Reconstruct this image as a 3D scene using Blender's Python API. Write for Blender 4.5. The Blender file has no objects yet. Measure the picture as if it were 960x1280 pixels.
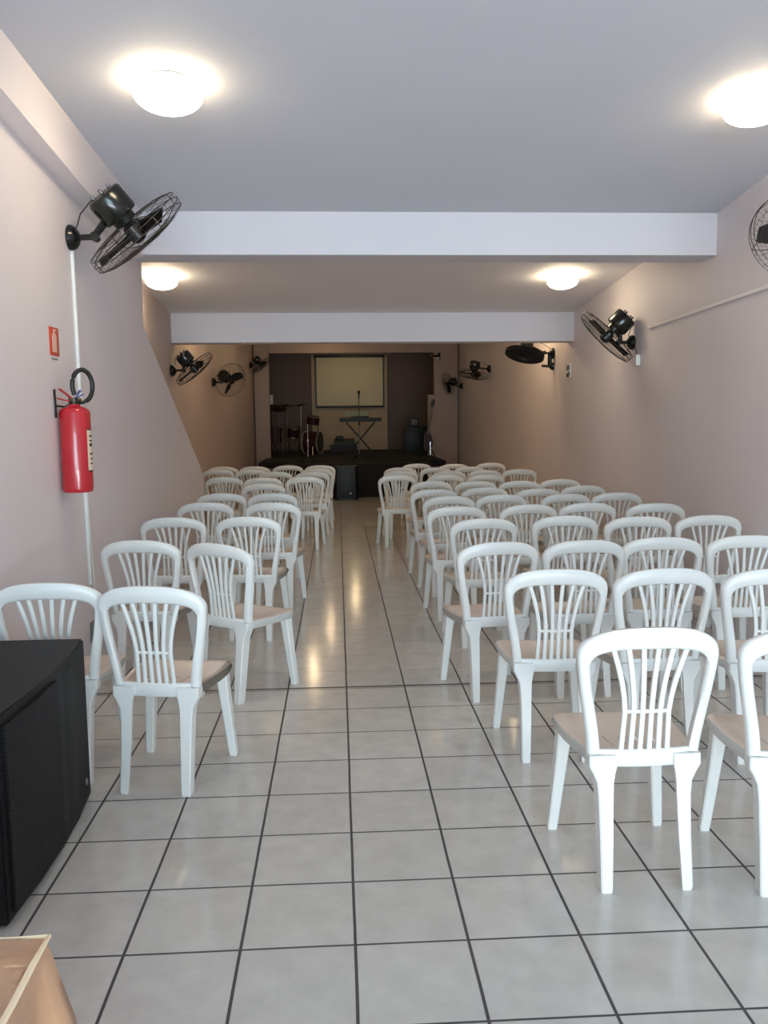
import bpy, bmesh, math, random
from mathutils import Vector, Matrix, Euler
random.seed(7)
scene = bpy.context.scene
COL = scene.collection
PI = math.pi
XR, XL, XU, XF = 2.82, -1.52, -1.41, -1.95      # wall planes: right, lower left, upper left, far left
YB = -3.0                                       # the open doorway side behind the camera

# ------------------------------------------------------------------ materials
def mat(name, col, rough=.5, metal=0., noise=0., nscale=8., bump=0., bscale=60., spec=.5, emit=None, estr=0., streak=None, coat=0.):
    m = bpy.data.materials.new(name); m.use_nodes = True
    nt = m.node_tree; b = nt.nodes['Principled BSDF']
    b.inputs['Roughness'].default_value = rough; b.inputs['Metallic'].default_value = metal
    b.inputs['Specular IOR Level'].default_value = spec
    if coat: b.inputs['Coat Weight'].default_value = coat
    tc = nt.nodes.new('ShaderNodeTexCoord')
    n = nt.nodes.new('ShaderNodeTexNoise'); n.inputs['Scale'].default_value = nscale; n.inputs['Detail'].default_value = 4
    if streak:
        mp = nt.nodes.new('ShaderNodeMapping'); mp.inputs['Scale'].default_value = streak
        nt.links.new(tc.outputs['Object'], mp.inputs['Vector']); nt.links.new(mp.outputs['Vector'], n.inputs['Vector'])
    else:
        nt.links.new(tc.outputs['Object'], n.inputs['Vector'])
    mx = nt.nodes.new('ShaderNodeMix'); mx.data_type = 'RGBA'
    c = Vector(col)
    mx.inputs['A'].default_value = (*[max(0, x*(1-noise)) for x in c], 1)
    mx.inputs['B'].default_value = (*[min(1, x*(1+noise)) for x in c], 1)
    nt.links.new(n.outputs['Fac'], mx.inputs['Factor']); nt.links.new(mx.outputs['Result'], b.inputs['Base Color'])
    if bump:
        n2 = nt.nodes.new('ShaderNodeTexNoise'); n2.inputs['Scale'].default_value = bscale; n2.inputs['Detail'].default_value = 5
        nt.links.new(tc.outputs['Object'], n2.inputs['Vector'])
        bp = nt.nodes.new('ShaderNodeBump'); bp.inputs['Strength'].default_value = bump; bp.inputs['Distance'].default_value = .01
        nt.links.new(n2.outputs['Fac'], bp.inputs['Height']); nt.links.new(bp.outputs['Normal'], b.inputs['Normal'])
    if emit:
        b.inputs['Emission Color'].default_value = (*emit, 1); b.inputs['Emission Strength'].default_value = estr
    return m

def tile_mat():
    m = bpy.data.materials.new('floor_tiles'); m.use_nodes = True
    nt = m.node_tree; N = nt.nodes; L = nt.links; b = N['Principled BSDF']
    tc = N.new('ShaderNodeTexCoord'); sp = N.new('ShaderNodeSeparateXYZ'); L.new(tc.outputs['Object'], sp.inputs[0])
    def math_(op, a, v=None, v2=None):
        n = N.new('ShaderNodeMath'); n.operation = op
        L.new(a, n.inputs[0]) if not isinstance(a, (int, float)) else setattr(n.inputs[0], 'default_value', a)
        for i, x in ((1, v), (2, v2)):
            if x is None: continue
            if isinstance(x, (int, float)): n.inputs[i].default_value = x
            else: L.new(x, n.inputs[i])
        return n.outputs[0]
    wob = N.new('ShaderNodeTexNoise'); wob.inputs['Scale'].default_value = 1.3; L.new(tc.outputs['Object'], wob.inputs['Vector'])
    T = .34
    def line(coord, half):
        w = math_('MULTIPLY', math_('SUBTRACT', wob.outputs['Fac'], .5), .008)
        f = math_('FRACT', math_('ADD', math_('DIVIDE', math_('ADD', coord, w), T), 100.5))
        d = math_('MULTIPLY', math_('ABSOLUTE', math_('SUBTRACT', f, .5)), T)
        mr = N.new('ShaderNodeMapRange'); mr.interpolation_type = 'SMOOTHSTEP'
        L.new(d, mr.inputs['Value']); mr.inputs['From Min'].default_value = half*.75; mr.inputs['From Max'].default_value = half*1.25
        mr.inputs['To Min'].default_value = 1; mr.inputs['To Max'].default_value = 0
        return mr.outputs[0]
    lx = line(sp.outputs['X'], .0048); ly = line(sp.outputs['Y'], .0040)
    # beyond the dark expansion joint the cross joints are paler
    far = N.new('ShaderNodeMapRange'); L.new(sp.outputs['Y'], far.inputs['Value'])
    far.inputs['From Min'].default_value = 2.7; far.inputs['From Max'].default_value = 2.9; far.inputs['To Min'].default_value = 1; far.inputs['To Max'].default_value = .62
    ly = math_('MULTIPLY', ly, far.outputs[0])
    js = math_('ABSOLUTE', math_('SUBTRACT', sp.outputs['Y'], 2.75)); joint = math_('LESS_THAN', js, .011)
    g = math_('MAXIMUM', math_('MAXIMUM', lx, ly), joint)
    # tile colour: cloudy pale stone, slightly different per tile
    vt = N.new('ShaderNodeVectorMath'); vt.operation = 'DIVIDE'; L.new(tc.outputs['Object'], vt.inputs[0]); vt.inputs[1].default_value = (T, T, 1)
    vf = N.new('ShaderNodeVectorMath'); vf.operation = 'FLOOR'; L.new(vt.outputs[0], vf.inputs[0])
    wn = N.new('ShaderNodeTexWhiteNoise'); wn.noise_dimensions = '3D'; L.new(vf.outputs[0], wn.inputs['Vector'])
    n1 = N.new('ShaderNodeTexNoise'); n1.inputs['Scale'].default_value = 9; n1.inputs['Detail'].default_value = 6; n1.inputs['Roughness'].default_value = .6
    L.new(tc.outputs['Object'], n1.inputs['Vector'])
    cr = N.new('ShaderNodeValToRGB'); L.new(n1.outputs['Fac'], cr.inputs[0])
    cr.color_ramp.elements[0].position = .3; cr.color_ramp.elements[0].color = (.50, .485, .455, 1)
    cr.color_ramp.elements[1].position = .7; cr.color_ramp.elements[1].color = (.59, .575, .54, 1)
    hv = N.new('ShaderNodeHueSaturation'); L.new(cr.outputs[0], hv.inputs['Color'])
    L.new(math_('ADD', math_('MULTIPLY', wn.outputs['Value'], .07), .965), hv.inputs['Value'])
    mx = N.new('ShaderNodeMix'); mx.data_type = 'RGBA'; L.new(g, mx.inputs['Factor']); L.new(hv.outputs[0], mx.inputs['A'])
    mx.inputs['B'].default_value = (.062, .057, .062, 1)
    L.new(mx.outputs['Result'], b.inputs['Base Color'])
    L.new(math_('ADD', math_('MULTIPLY', g, .5), .14), b.inputs['Roughness'])
    bp = N.new('ShaderNodeBump'); bp.inputs['Strength'].default_value = .35; bp.inputs['Distance'].default_value = .003
    L.new(math_('SUBTRACT', math_('MULTIPLY', n1.outputs['Fac'], .12), g), bp.inputs['Height']); L.new(bp.outputs['Normal'], b.inputs['Normal'])
    return m

def grille_mat():
    m = bpy.data.materials.new('speaker_grille'); m.use_nodes = True
    nt = m.node_tree; b = nt.nodes['Principled BSDF']
    tc = nt.nodes.new('ShaderNodeTexCoord'); w = nt.nodes.new('ShaderNodeTexWave'); w.bands_direction = 'Z'
    w.inputs['Scale'].default_value = 22; w.inputs['Distortion'].default_value = .3
    nt.links.new(tc.outputs['Object'], w.inputs['Vector'])
    cr = nt.nodes.new('ShaderNodeValToRGB'); nt.links.new(w.outputs['Fac'], cr.inputs[0])
    cr.color_ramp.elements[0].color = (.004, .004, .005, 1); cr.color_ramp.elements[1].color = (.011, .011, .013, 1)
    nt.links.new(cr.outputs[0], b.inputs['Base Color']); b.inputs['Roughness'].default_value = .6
    bp = nt.nodes.new('ShaderNodeBump'); bp.inputs['Strength'].default_value = .35; bp.inputs['Distance'].default_value = .003; b.inputs['Specular IOR Level'].default_value = .25
    nt.links.new(w.outputs['Fac'], bp.inputs['Height']); nt.links.new(bp.outputs['Normal'], b.inputs['Normal'])
    return m

M = dict(
    floor=tile_mat(), grille=grille_mat(),
    wall=mat('pink_wall_paint', (.70, .635, .645), .55, noise=.05, nscale=1.6, bump=.12, bscale=35, streak=(1, 1, .25)),
    wallfar=mat('pink_wall_dim_warm', (.50, .40, .36), .6, noise=.06, nscale=1.2, bump=.1, bscale=30, streak=(1, 1, .15)),  # same pink paint, with the dim warm light put into its colour
    wallstage=mat('pink_wall_dim_brown', (.40, .29, .235), .6, noise=.06, nscale=1.2),  # pink paint again, browned to carry the dim light around the stage
    ceil=mat('ceiling_paint', (.74, .715, .735), .7, noise=.03, nscale=1.5, bump=.06, bscale=25),
    beam=mat('beam_paint', (.62, .60, .645), .6, noise=.03, nscale=2, bump=.06, bscale=25),
    brown=mat('brown_stage_wall', (.20, .14, .125), .7, noise=.12, nscale=2, streak=(6, 6, .3)),
    cream=mat('cream_stage_panel', (.62, .47, .31), .7, noise=.06, nscale=2),
    stage=mat('black_stage_carpet', (.012, .011, .012), .9, noise=.2, nscale=60),
    stagefront=mat('grey_stage_face', (.30, .26, .24), .7, noise=.08),
    plastic=mat('white_plastic', (.74, .75, .735), .32, noise=.02, nscale=6, spec=.5),
    seat=mat('white_plastic_warm_lit', (.92, .81, .72), .26, noise=.03, nscale=6, spec=.5),  # seat tops: same white plastic, warm overhead light put into the colour
    black=mat('black_enamel', (.006, .0075, .006), .2, noise=.1, spec=.5),
    matte=mat('matte_black', (.006, .006, .006), .85, noise=.1, spec=.2),
    wire=mat('dark_wire', (.030, .025, .022), .45, noise=.1),
    blade=mat('black_blade', (.011, .011, .011), .35, noise=.1),
    cab=mat('black_cabinet', (.008, .008, .0095), .55, noise=.25, nscale=30, bump=.15, bscale=220, spec=.25),
    red=mat('red_enamel', (.46, .012, .022), .25, noise=.05, coat=.4),
    signred=mat('sign_red', (.55, .07, .035), .5, noise=.05),
    signpale=mat('sign_pale', (.75, .45, .36), .5, noise=.05),
    rubber=mat('black_rubber', (.012, .012, .012), .5, noise=.1),
    paper=mat('cream_label', (.72, .58, .44), .6, noise=.06, nscale=30),
    blue=mat('blue_seal', (.05, .09, .30), .45, noise=.1),
    white=mat('white_cover', (.72, .72, .70), .45, noise=.02),
    duct=mat('pale_conduit', (.84, .80, .78), .5, noise=.03),
    chrome=mat('chrome', (.62, .60, .57), .2, 1., noise=.05),
    screen=mat('cream_screen', (.82, .72, .50), .75, noise=.02),
    navy=mat('navy_cabinet', (.006, .009, .013), .5, noise=.2, nscale=30),
    darkred=mat('dark_red_shell', (.045, .007, .008), .55, noise=.15),
    skin=mat('drum_head', (.55, .50, .40), .6, noise=.05),
    drumdark=mat('dark_drum_head', (.10, .085, .07), .6, noise=.1),
    brass=mat('dark_bronze', (.07, .055, .045), .4, .8, noise=.1),
    ampgrey=mat('amp_covering', (.035, .035, .035), .6, noise=.1),
    grey=mat('grey_plastic', (.16, .16, .155), .5, noise=.1),
    cloth=mat('gold_satin', (.44, .25, .145), .28, noise=.22, nscale=9, bump=.35, bscale=16, spec=.8),  # colour mottling stands in for patches of satin sheen
    hem=mat('pale_gold_piping', (.82, .66, .46), .4, noise=.05),
    glass=mat('lit_glass', (.9, .85, .75), .3, noise=.02, emit=(1, .83, .56), estr=25),
    wood=mat('dark_wood', (.10, .05, .03), .4, noise=.2, nscale=20, streak=(1, 1, 12)),
    notes=mat('sheet_paper', (.34, .36, .24), .7, noise=.04),
)

# ------------------------------------------------------------------ mesh helpers
def link(name, bm, m, parent=None, smooth=True, angle=40):
    me = bpy.data.meshes.new(name)
    bmesh.ops.recalc_face_normals(bm, faces=bm.faces[:])
    if smooth:
        for f in bm.faces: f.smooth = True
        ca = math.cos(math.radians(angle))
        for e in bm.edges:
            if len(e.link_faces) == 2 and e.link_faces[0].normal.dot(e.link_faces[1].normal) < ca: e.smooth = False
    bm.to_mesh(me); bm.free()
    for x in (m if isinstance(m, (list, tuple)) else [m]): me.materials.append(x)
    o = bpy.data.objects.new(name, me); COL.objects.link(o)
    if parent: o.parent = parent
    return o

def box(bm, lo, hi, bev=0., mi=0, mtx=None):
    r = bmesh.ops.create_cube(bm, size=1)
    vs = r['verts']; lo = Vector(lo); hi = Vector(hi)
    for v in vs:
        v.co = Vector([lo[i]+(v.co[i]+.5)*(hi[i]-lo[i]) for i in range(3)])
    if bev:
        es = list({e for v in vs for e in v.link_edges})
        r2 = bmesh.ops.bevel(bm, geom=es, offset=bev, segments=2, profile=.6, affect='EDGES')
        vs = list({v for f in r2['faces'] for v in f.verts} | {v for v in vs if v.is_valid})
    fs = {f for v in vs for f in v.link_faces}
    for f in fs: f.material_index = mi
    if mtx is not None:
        for v in {v for f in fs for v in f.verts}: v.co = mtx @ v.co
    return vs

def rings(bm, secs, cap=True, mi=0, closed=False):
    rr = [[bm.verts.new(p) for p in s] for s in secs]
    n = len(rr[0]); k = len(rr)
    for i in range(k if closed else k-1):
        a, b = rr[i], rr[(i+1) % k]
        for j in range(n):
            f = bm.faces.new((a[j], a[(j+1) % n], b[(j+1) % n], b[j])); f.material_index = mi
    if cap and not closed:
        for s in (rr[0], rr[-1]):
            try: bm.faces.new(s).material_index = mi
            except ValueError: pass

def frame_of(pts, i, ref, closed=False):
    n = len(pts)
    if closed: t = pts[(i+1) % n]-pts[i-1]
    else: t = pts[min(i+1, n-1)]-pts[max(i-1, 0)]
    t.normalize()
    b = t.cross(ref)
    if b.length < 1e-4: b = t.orthogonal()
    b.normalize(); return b, b.cross(t).normalized()

def ribbon(bm, pts, w, th, ref=Vector((0, 1, 0)), mi=0, ch=.3):
    """flat strip with chamfered edges; w / th = full width and thickness per point"""
    pts = [Vector(p) for p in pts]; secs = []
    for i, p in enumerate(pts):
        b, n = frame_of(pts, i, ref)
        a = (w[i] if hasattr(w, '__len__') else w)/2; h = (th[i] if hasattr(th, '__len__') else th)/2; c = min(a, h)*ch*2*.5
        secs.append([p+b*x+n*y for x, y in ((a-c, h), (a, h-c), (a, -h+c), (a-c, -h), (-a+c, -h), (-a, -h+c), (-a, h-c), (-a+c, h))])
    rings(bm, secs, mi=mi)

def tube(bm, pts, r, seg=8, mi=0, closed=False, ref=None):
    pts = [Vector(p) for p in pts]
    ref = ref or Vector((.137, .271, .953)); secs = []
    for i, p in enumerate(pts):
        b, n = frame_of(pts, i, ref, closed)
        rr = r[i] if hasattr(r, '__len__') else r
        secs.append([p+(b*math.cos(2*PI*k/seg)+n*math.sin(2*PI*k/seg))*rr for k in range(seg)])
    rings(bm, secs, mi=mi, closed=closed)

def lathe(bm, prof, seg=24, mtx=Matrix(), mi=0):
    """prof: (r, h) turned about +Z, then transformed"""
    secs = [[mtx @ Vector((r*math.cos(2*PI*k/seg), r*math.sin(2*PI*k/seg), h)) for k in range(seg)] for r, h in prof]
    rings(bm, secs, mi=mi)

def prism(bm, poly, axis, a, b, mi=0):
    """polygon extruded along an axis (0 x: poly=(y,z); 1 y: poly=(x,z); 2 z: poly=(x,y))"""
    def P(p, v): return Vector((v, p[0], p[1])) if axis == 0 else Vector((p[0], v, p[1])) if axis == 1 else Vector((p[0], p[1], v))
    rings(bm, [[P(p, a) for p in poly], [P(p, b) for p in poly]], mi=mi)

def zmat(n, loc=(0, 0, 0)):
    """matrix whose Z axis points along n"""
    z = Vector(n).normalized()
    return Matrix.Translation(Vector(loc)) @ z.to_track_quat('Z', 'Y').to_matrix().to_4x4()

def empty(name, loc, rz=0.):
    o = bpy.data.objects.new(name, None); o.empty_display_size = .1; COL.objects.link(o)
    o.location = loc; o.rotation_euler = (0, 0, rz); return o

def tag(o, label, cat, group=None):
    o['label'] = label; o['category'] = cat
    if group: o['group'] = group
    return o

def struct(name, bm, m, smooth=False):
    o = link(name, bm, m, smooth=smooth); o['kind'] = 'structure'; return o

BM = bmesh.new

# ------------------------------------------------------------------ the room
bm = BM(); box(bm, (-2.3, YB-1.5, -.12), (3.1, 22.8, 0)); struct('floor', bm, M['floor'])

def zl(y): return 3.06+.057*(4.25-y)           # first ceiling, along the left wall (it falls towards the stage)
def zr(y): return 3.06+.10*(4.25-y)            # ... along the right wall
bm = BM()
nx, ny = 16, 24; g = [[None]*(nx+1) for _ in range(ny+1)]
for j in range(ny+1):
    y = YB+(4.3-YB)*j/ny
    for i in range(nx+1):
        x = XU-.1+(XR+.1-XU+.1)*i/nx; t = (x-XU)/(XR-XU)
        g[j][i] = bm.verts.new((x, y, zl(y)*(1-t)+zr(y)*t))
for j in range(ny):
    for i in range(nx): bm.faces.new((g[j][i], g[j][i+1], g[j+1][i+1], g[j+1][i]))
bmesh.ops.solidify(bm, geom=bm.faces[:], thickness=-.1)
for v in bm.verts: pass
struct('ceiling', bm, M['ceil'], True)
bm = BM(); prism(bm, [(4.5, 3.079), (8.05, 2.808), (8.05, 3.2), (4.5, 3.3)], 0, -2.1, XR+.1); struct('ceiling_middle', bm, M['ceil'])
bm = BM(); box(bm, (-2.1, 8.2, 3.42), (XR+.1, 22.7, 3.55)); struct('ceiling_rear', bm, M['ceil'])
# two downstand beams
bm = BM(); box(bm, (-2.05, 4.25, 2.755), (XR+.05, 4.55, 3.4), .006); struct('beam_front', bm, M['beam'])
bm = BM(); box(bm, (-2.05, 8.0, 2.472), (XR+.05, 8.25, 3.5), .006); struct('beam_rear', bm, M['beam'])
# right wall
bm = BM(); box(bm, (XR, YB, 0), (XR+.15, 8.1, 4.0)); struct('wall_right', bm, M['wall'])
bm = BM(); box(bm, (XR, 8.1, 0), (XR+.15, 17.45, 3.6)); struct('wall_right_rear', bm, M['wall'])
# left wall: lower stair wall with the raked end, and the thicker wall over it
bm = BM(); prism(bm, [(YB, 0), (7.36, 0), (7.28, .8), (7.18, 1.03), (4.67, 2.29), (4.69, 2.80), (YB, 3.45)], 0, XL-.12, XL); struct('wall_left', bm, M['wall'])
bm = BM(); prism(bm, [(YB, 2.93+.085*5), (4.26, 2.735), (4.26, 3.3), (YB, 3.9)], 0, XL-.12, XU); struct('wall_left_upper', bm, M['wall'])
bm = BM(); box(bm, (XF-.15, 4.4, 0), (XF, 17.45, 3.6)); struct('wall_left_rear', bm, M['wallfar'])
bm = BM(); box(bm, (XF, 4.4, 0), (XL-.125, 4.5, 2.755)); struct('wall_stair_end', bm, M['wall'])
# stage opening: two return walls and the header, then the stage recess
bm = BM(); box(bm, (XF-.1, 17.4, 0), (-1.59, 17.6, 3.6)); box(bm, (2.235, 17.4, 0), (XR+.1, 17.6, 3.6)); box(bm, (-1.6, 17.4, 3.09), (2.24, 17.6, 3.6))
box(bm, (2.09, 17.42, 0), (2.24, 17.62, 2.12))
struct('wall_stage_front', bm, M['wallstage'])
bm = BM(); box(bm, (-2.2, 22.4, 0), (3.0, 22.6, 3.6)); struct('wall_back', bm, M['brown'])
bm = BM(); box(bm, (-.76, 22.34, .6), (1.43, 22.41, 3.6)); o = struct('wall_back_panel', bm, M['cream'])
bm = BM(); box(bm, (-2.2, 17.6, 0), (-2.05, 22.5, 3.6)); struct('wall_stage_left', bm, M['brown'])
bm = BM(); box(bm, (2.85, 17.6, 0), (3.0, 22.5, 3.6)); struct('wall_stage_right', bm, M['brown'])
# stage
SZ = .69
st = empty('stage', (.3, 15.4, 0)); tag(st, 'low black carpeted stage with grey face across the end of the hall', 'stage')
def local(o, off):
    o.parent = None
    for v in o.data.vertices: v.co -= Vector(off)
def under(root, o):
    """make o (built in world coordinates) a part of root, keeping its place"""
    o.parent = root; o.matrix_parent_inverse = (Matrix.Translation(root.location) @ root.rotation_euler.to_matrix().to_4x4()).inverted(); return o
bm = BM(); box(bm, (-1.68, 15.4, SZ-.12), (2.235, 17.39, SZ), .01); under(st, link('platform', bm, M['stage']))
bm = BM(); box(bm, (-1.64, 15.44, 0), (2.2, 15.6, SZ-.12)); under(st, link('face_board', bm, M['stagefront']))
bm = BM(); box(bm, (-1.10, 14.72, 0), (1.86, 15.42, SZ-.012), .015); under(st, link('front_step', bm, M['stage']))

bm = BM(); box(bm, (-1.585, 17.395, SZ-.12), (2.085, 17.65, SZ)); box(bm, (-2.04, 17.62, SZ-.12), (2.84, 22.335, SZ)); struct('floor_stage', bm, M['stage'])

# ------------------------------------------------------------------ ceiling lights
def ceiling_light(x, y, z, slope, r, label, power, first=None):
    t = empty('ceiling_light', (x, y, z)); tag(t, label, 'light', 'round ceiling lights')
    t.rotation_euler = (slope, 0, 0)
    bm = BM(); lathe(bm, [(.001, .0), (r*.62, 0), (r*.66, -.012), (r*.60, -.05), (r*.45, -.055), (.001, -.055)], 32); link('base_plate', bm, M['white'], t)
    bm = BM()
    prof = [(r*.5, -.045)]+[(r*math.cos(a), -.062-.085*math.sin(a)*r/.18) for a in [i*PI/2/9 for i in range(9)]]+[(.001, -.062-.085*r/.18)]
    lathe(bm, prof, 32); link('glass_dome', bm, M['glass'], t)
    return t
ceiling_light(-.815, 2.25, 3.180, -.06, .165, 'lit round ceiling light nearer the wall with the red extinguisher, before the first beam', 14)
ceiling_light(2.19, 2.46, 3.23, -.09, .17, 'lit round ceiling light above the wire-guarded fan, cut by the picture edge', 14)
ceiling_light(-1.68, 6.22, 2.944, -.076, .15, 'lit round ceiling light above the open end of the stair wall', 10)
ceiling_light(2.19, 6.22, 2.944, -.076, .15, 'lit round ceiling light between the two beams, by the plain wall', 10)
# lamps of the rear bay, hidden by the second beam, plus added fill lamps
def rear_lamp_or_fill(x, y, z, e, r=.10):
    L = bpy.data.lights.new('rear_bay_lamp_or_fill', 'POINT'); L.energy = e; L.color = (1, .74, .43); L.shadow_soft_size = r
    lo = bpy.data.objects.new('rear_bay_lamp_or_fill', L); COL.objects.link(lo); lo.location = (x, y, z)
rear_lamp_or_fill(2.42, 9.2, 2.9, 16); rear_lamp_or_fill(-1.6, 9.2, 2.95, 8); rear_lamp_or_fill(-.55, 13.3, 3.1, 10, .05); rear_lamp_or_fill(-.25, 16.4, 3.1, 7, .05)
rear_lamp_or_fill(1.6, 9.9, 3.2, 11, .3); rear_lamp_or_fill(-.95, 9.9, 3.2, 7, .3)  # unseen soft fill, added to warm and brighten the distant chairs
rear_lamp_or_fill(.4, 20.6, 3.3, 9)

# ------------------------------------------------------------------ chairs
def leg_bm(sec, s, face):
    """moulded angle-section leg: outer and rear walls for a back leg (face=-1), closed section for a front leg"""
    bm = BM(); secs = []
    for x, y, z, w, d in sec:
        a, h, t = w/2, d/2, .013; c = .005
        if face > 0: pr = [(a-c, -h), (a, -h+c), (a, h-c), (a-c, h), (-a+c, h), (-a, h-c), (-a, -h+c), (-a+c, -h)]
        else: pr = [(a-c, -h), (a, -h+c), (a, h), (a-t, h), (a-t, -h+t+c), (a-t-c, -h+t), (-a, -h+t), (-a, -h)]
        secs.append([Vector((s*(x+p), y-face*q, z)) for p, q in pr])
    rings(bm, secs); return bm
REAR = [(.142, .055, .452, .090, .054), (.142, .055, .415, .092, .056), (.138, .056, .392, .074, .058), (.133, .056, .36, .055, .058), (.1315, .052, .31, .049, .058), (.132, .034, .18, .043, .055), (.136, .006, .012, .037, .050), (.136, .006, 0, .033, .045)]
FRONT = [(.160, .400, .44, .085, .06), (.166, .402, .41, .064, .056), (.172, .407, .37, .050, .052), (.180, .412, .28, .044, .050), (.203, .434, .012, .037, .038), (.203, .434, 0, .034, .034)]

def seat_bm():
    bm = BM()
    us = [-1, -.9, -.75, -.55]
    for c in (-.42, -.14, .14, .42): us += [c-.016, c+.016]
    us = sorted(us+[-.28, 0, .28, .55, .75, .9, 1])
    ys = [.048, .060, .085, .115, .14, .17, .2, .225, .26, .3, .34, .38, .415, .442, .46, .472, .478]
    def hw(y):
        t = (y-.048)/.43
        w = .168+.042*math.sin(min(1, t/.75)*PI/2)
        if y > .40: w -= .055*((y-.40)/.078)**2.4
        return w
    def zz(u, y):
        t = (y-.048)/.43
        z = .456-.016*(1-u*u)*math.sin(PI*min(1, max(0, t)))-.004*t
        if abs(u) > .9: z -= .005
        if y > .44: z -= .022*((y-.44)/.038)**1.6
        return z
    V = [[bm.verts.new((u*hw(y), y, zz(u, y))) for u in us] for y in ys]
    for j in range(len(ys)-1):
        for i in range(len(us)-1):
            slot = abs(us[i+1]-us[i]) < .034 and .1 < ys[j] < .21
            if not slot: bm.faces.new((V[j][i], V[j][i+1], V[j+1][i+1], V[j+1][i]))
    # skirt all round
    loop = V[0][:]+[r[-1] for r in V[1:]]+V[-1][-2::-1]+[r[0] for r in V[-2:0:-1]]
    low1 = [bm.verts.new(v.co+Vector((v.co.x*.022, .004 if v.co.y > .3 else -.002, -.014))) for v in loop]
    low2 = [bm.verts.new(v.co+Vector((-v.co.x*.03, -.006 if v.co.y > .3 else .0, -.043))) for v in loop]
    n = len(loop)
    for a, b in ((loop, low1), (low1, low2)):
        for i in range(n): bm.faces.new((a[i], a[(i+1) % n], b[(i+1) % n], b[i])).material_index = 1
    bmesh.ops.solidify(bm, geom=bm.faces[:], thickness=.004)
    return bm

def backrest_bm():
    bm = BM()
    def yb(x, z): return .050-.115*(z-.46)+.026*(abs(x)/.21)**2-.006
    O, I, D = [], [], []                                 # outer line, inner line, depth of the moulded arch
    def post(s):
        r = []
        for i in range(9):
            t = i/9; e = t*t*(3-2*t)*.5+t*.5
            r.append(((s*(.187+.046*e), .452+.333*t), (s*(.150+.045*e), .455+.302*t), .042+.002*t))
        return r
    seq = post(-1)
    n = 30
    for i in range(n+1):
        a = PI*(1-i/n); c, sn = math.cos(a), math.sin(a)
        ce = math.copysign(abs(c)**(2/2.45), c); se = abs(sn)**(2/2.45)
        seq.append(((.233*ce, .785+.105*se), (.195*math.copysign(abs(c)**(2/2.7), c), .757+.061*abs(sn)**(2/2.7)), .044-.014*abs(sn)))
    seq += post(1)[::-1]
    secs = []
    for o, q, d in seq:
        O_ = Vector((o[0], yb(*o), o[1])); I_ = Vector((q[0], yb(*q), q[1])); h = Vector((0, d/2, 0)); e = (O_-I_).normalized()*min(.009, (O_-I_).length*.25)
        k = Vector((0, d/2-.008, 0))
        secs.append([O_+k, O_-e+h, I_+e+h, I_+k, I_-k, I_+e-h, O_-e-h, O_-k])
    rings(bm, secs)
    for k in range(6):
        f = (k-2.5)/2.5
        xb, xm, xt = .078*f, .073*f, .128*f
        sp = []
        for z in (.455, .50, .55, .60, .65, .70, .75, .79, .835):
            if z <= .60: x = xb+(xm-xb)*(z-.455)/.145
            else: x = xm+(xt-xm)*((z-.60)/.235)**1.55
            sp.append((x, yb(x, z)+.002, z))
        ribbon(bm, sp, .0165, .014, Vector((0, 1, .17)))
    ribbon(bm, [(x, yb(x, .60)+.004, .60) for x in (-.076, -.04, 0, .04, .076)], .012, .010, Vector((0, 1, 0)))
    # solid bottom rail joining the posts
    ribbon(bm, [(x, yb(x, .45)-.003, .438) for x in (-.172, -.12, -.06, 0, .06, .12, .172)], .058, .018, Vector((0, 1, 0)))
    return bm

proto = empty('plastic_chair', (0, 0, 0))
link('seat', seat_bm(), [M['seat'], M['plastic']], proto)
link('backrest', backrest_bm(), M['plastic'], proto, angle=50)
for s in (-1, 1): link('leg', leg_bm(REAR, s, -1), M['plastic'], proto)
for s in (-1, 1): link('leg', leg_bm(FRONT, s, 1), M['plastic'], proto)
parts = list(proto.children)
used = [False]
def chair(x, y, yaw, label, group):
    if not used[0]: r = proto; used[0] = True
    else:
        r = proto.copy(); COL.objects.link(r)
        for ch in parts:
            c = ch.copy(); COL.objects.link(c); c.parent = r
    r.location = (x, y, 0); r.rotation_euler = (0, 0, math.radians(yaw)); tag(r, label, 'chair', group)
ORD = ['first', 'second', 'third', 'fourth', 'fifth', 'sixth', 'seventh', 'eighth', 'ninth', 'tenth', 'eleventh', 'twelfth']
RIGHT = [  # rows counted from the camera; each row from the aisle outwards: (x, y of the rear feet, yaw)
    [(.969, .567, 0), (1.478, .49, -8)],
    [(.94, 1.61, -2), (1.425, 1.58, 3), (1.90, 1.52, -2)],
    [(.845, 2.45, 8), (1.325, 2.46, 2), (1.785, 2.52, -2), (2.28, 2.53, 0)],
    [(.95, 3.52, 2), (1.53, 3.60, 0), (2.005, 3.49, 0), (2.50, 3.50, 0)],
    [(.88, 4.31, 0), (1.455, 4.37, 4), (1.935, 4.42, 0), (2.445, 4.32, -3)],
    [(.935, 5.17, 3), (1.41, 5.24, 0), (1.985, 5.22, 4), (2.46, 5.27, 0)],
    [(.89, 5.89, 0), (1.40, 6.02, -4), (1.88, 5.80, 0), (2.40, 6.09, 3)],
    [(.98, 6.93, 4), (1.45, 6.84, 0), (1.92, 6.80, -2), (2.40, 6.96, 0)],
    [(.685, 8.02, 3), (1.26, 7.92, 0), (1.74, 7.86, 2)],
    [(.78, 8.75, 0), (1.40, 8.66, 3), (1.88, 8.72, 0), (2.36, 8.84, -3)],
    [(.84, 9.56, 0), (1.33, 9.44, 2), (1.81, 9.54, 0)],
    [(1.16, 10.5, 0), (1.70, 10.3, 0), (2.28, 10.48, 0)],
]
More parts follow.
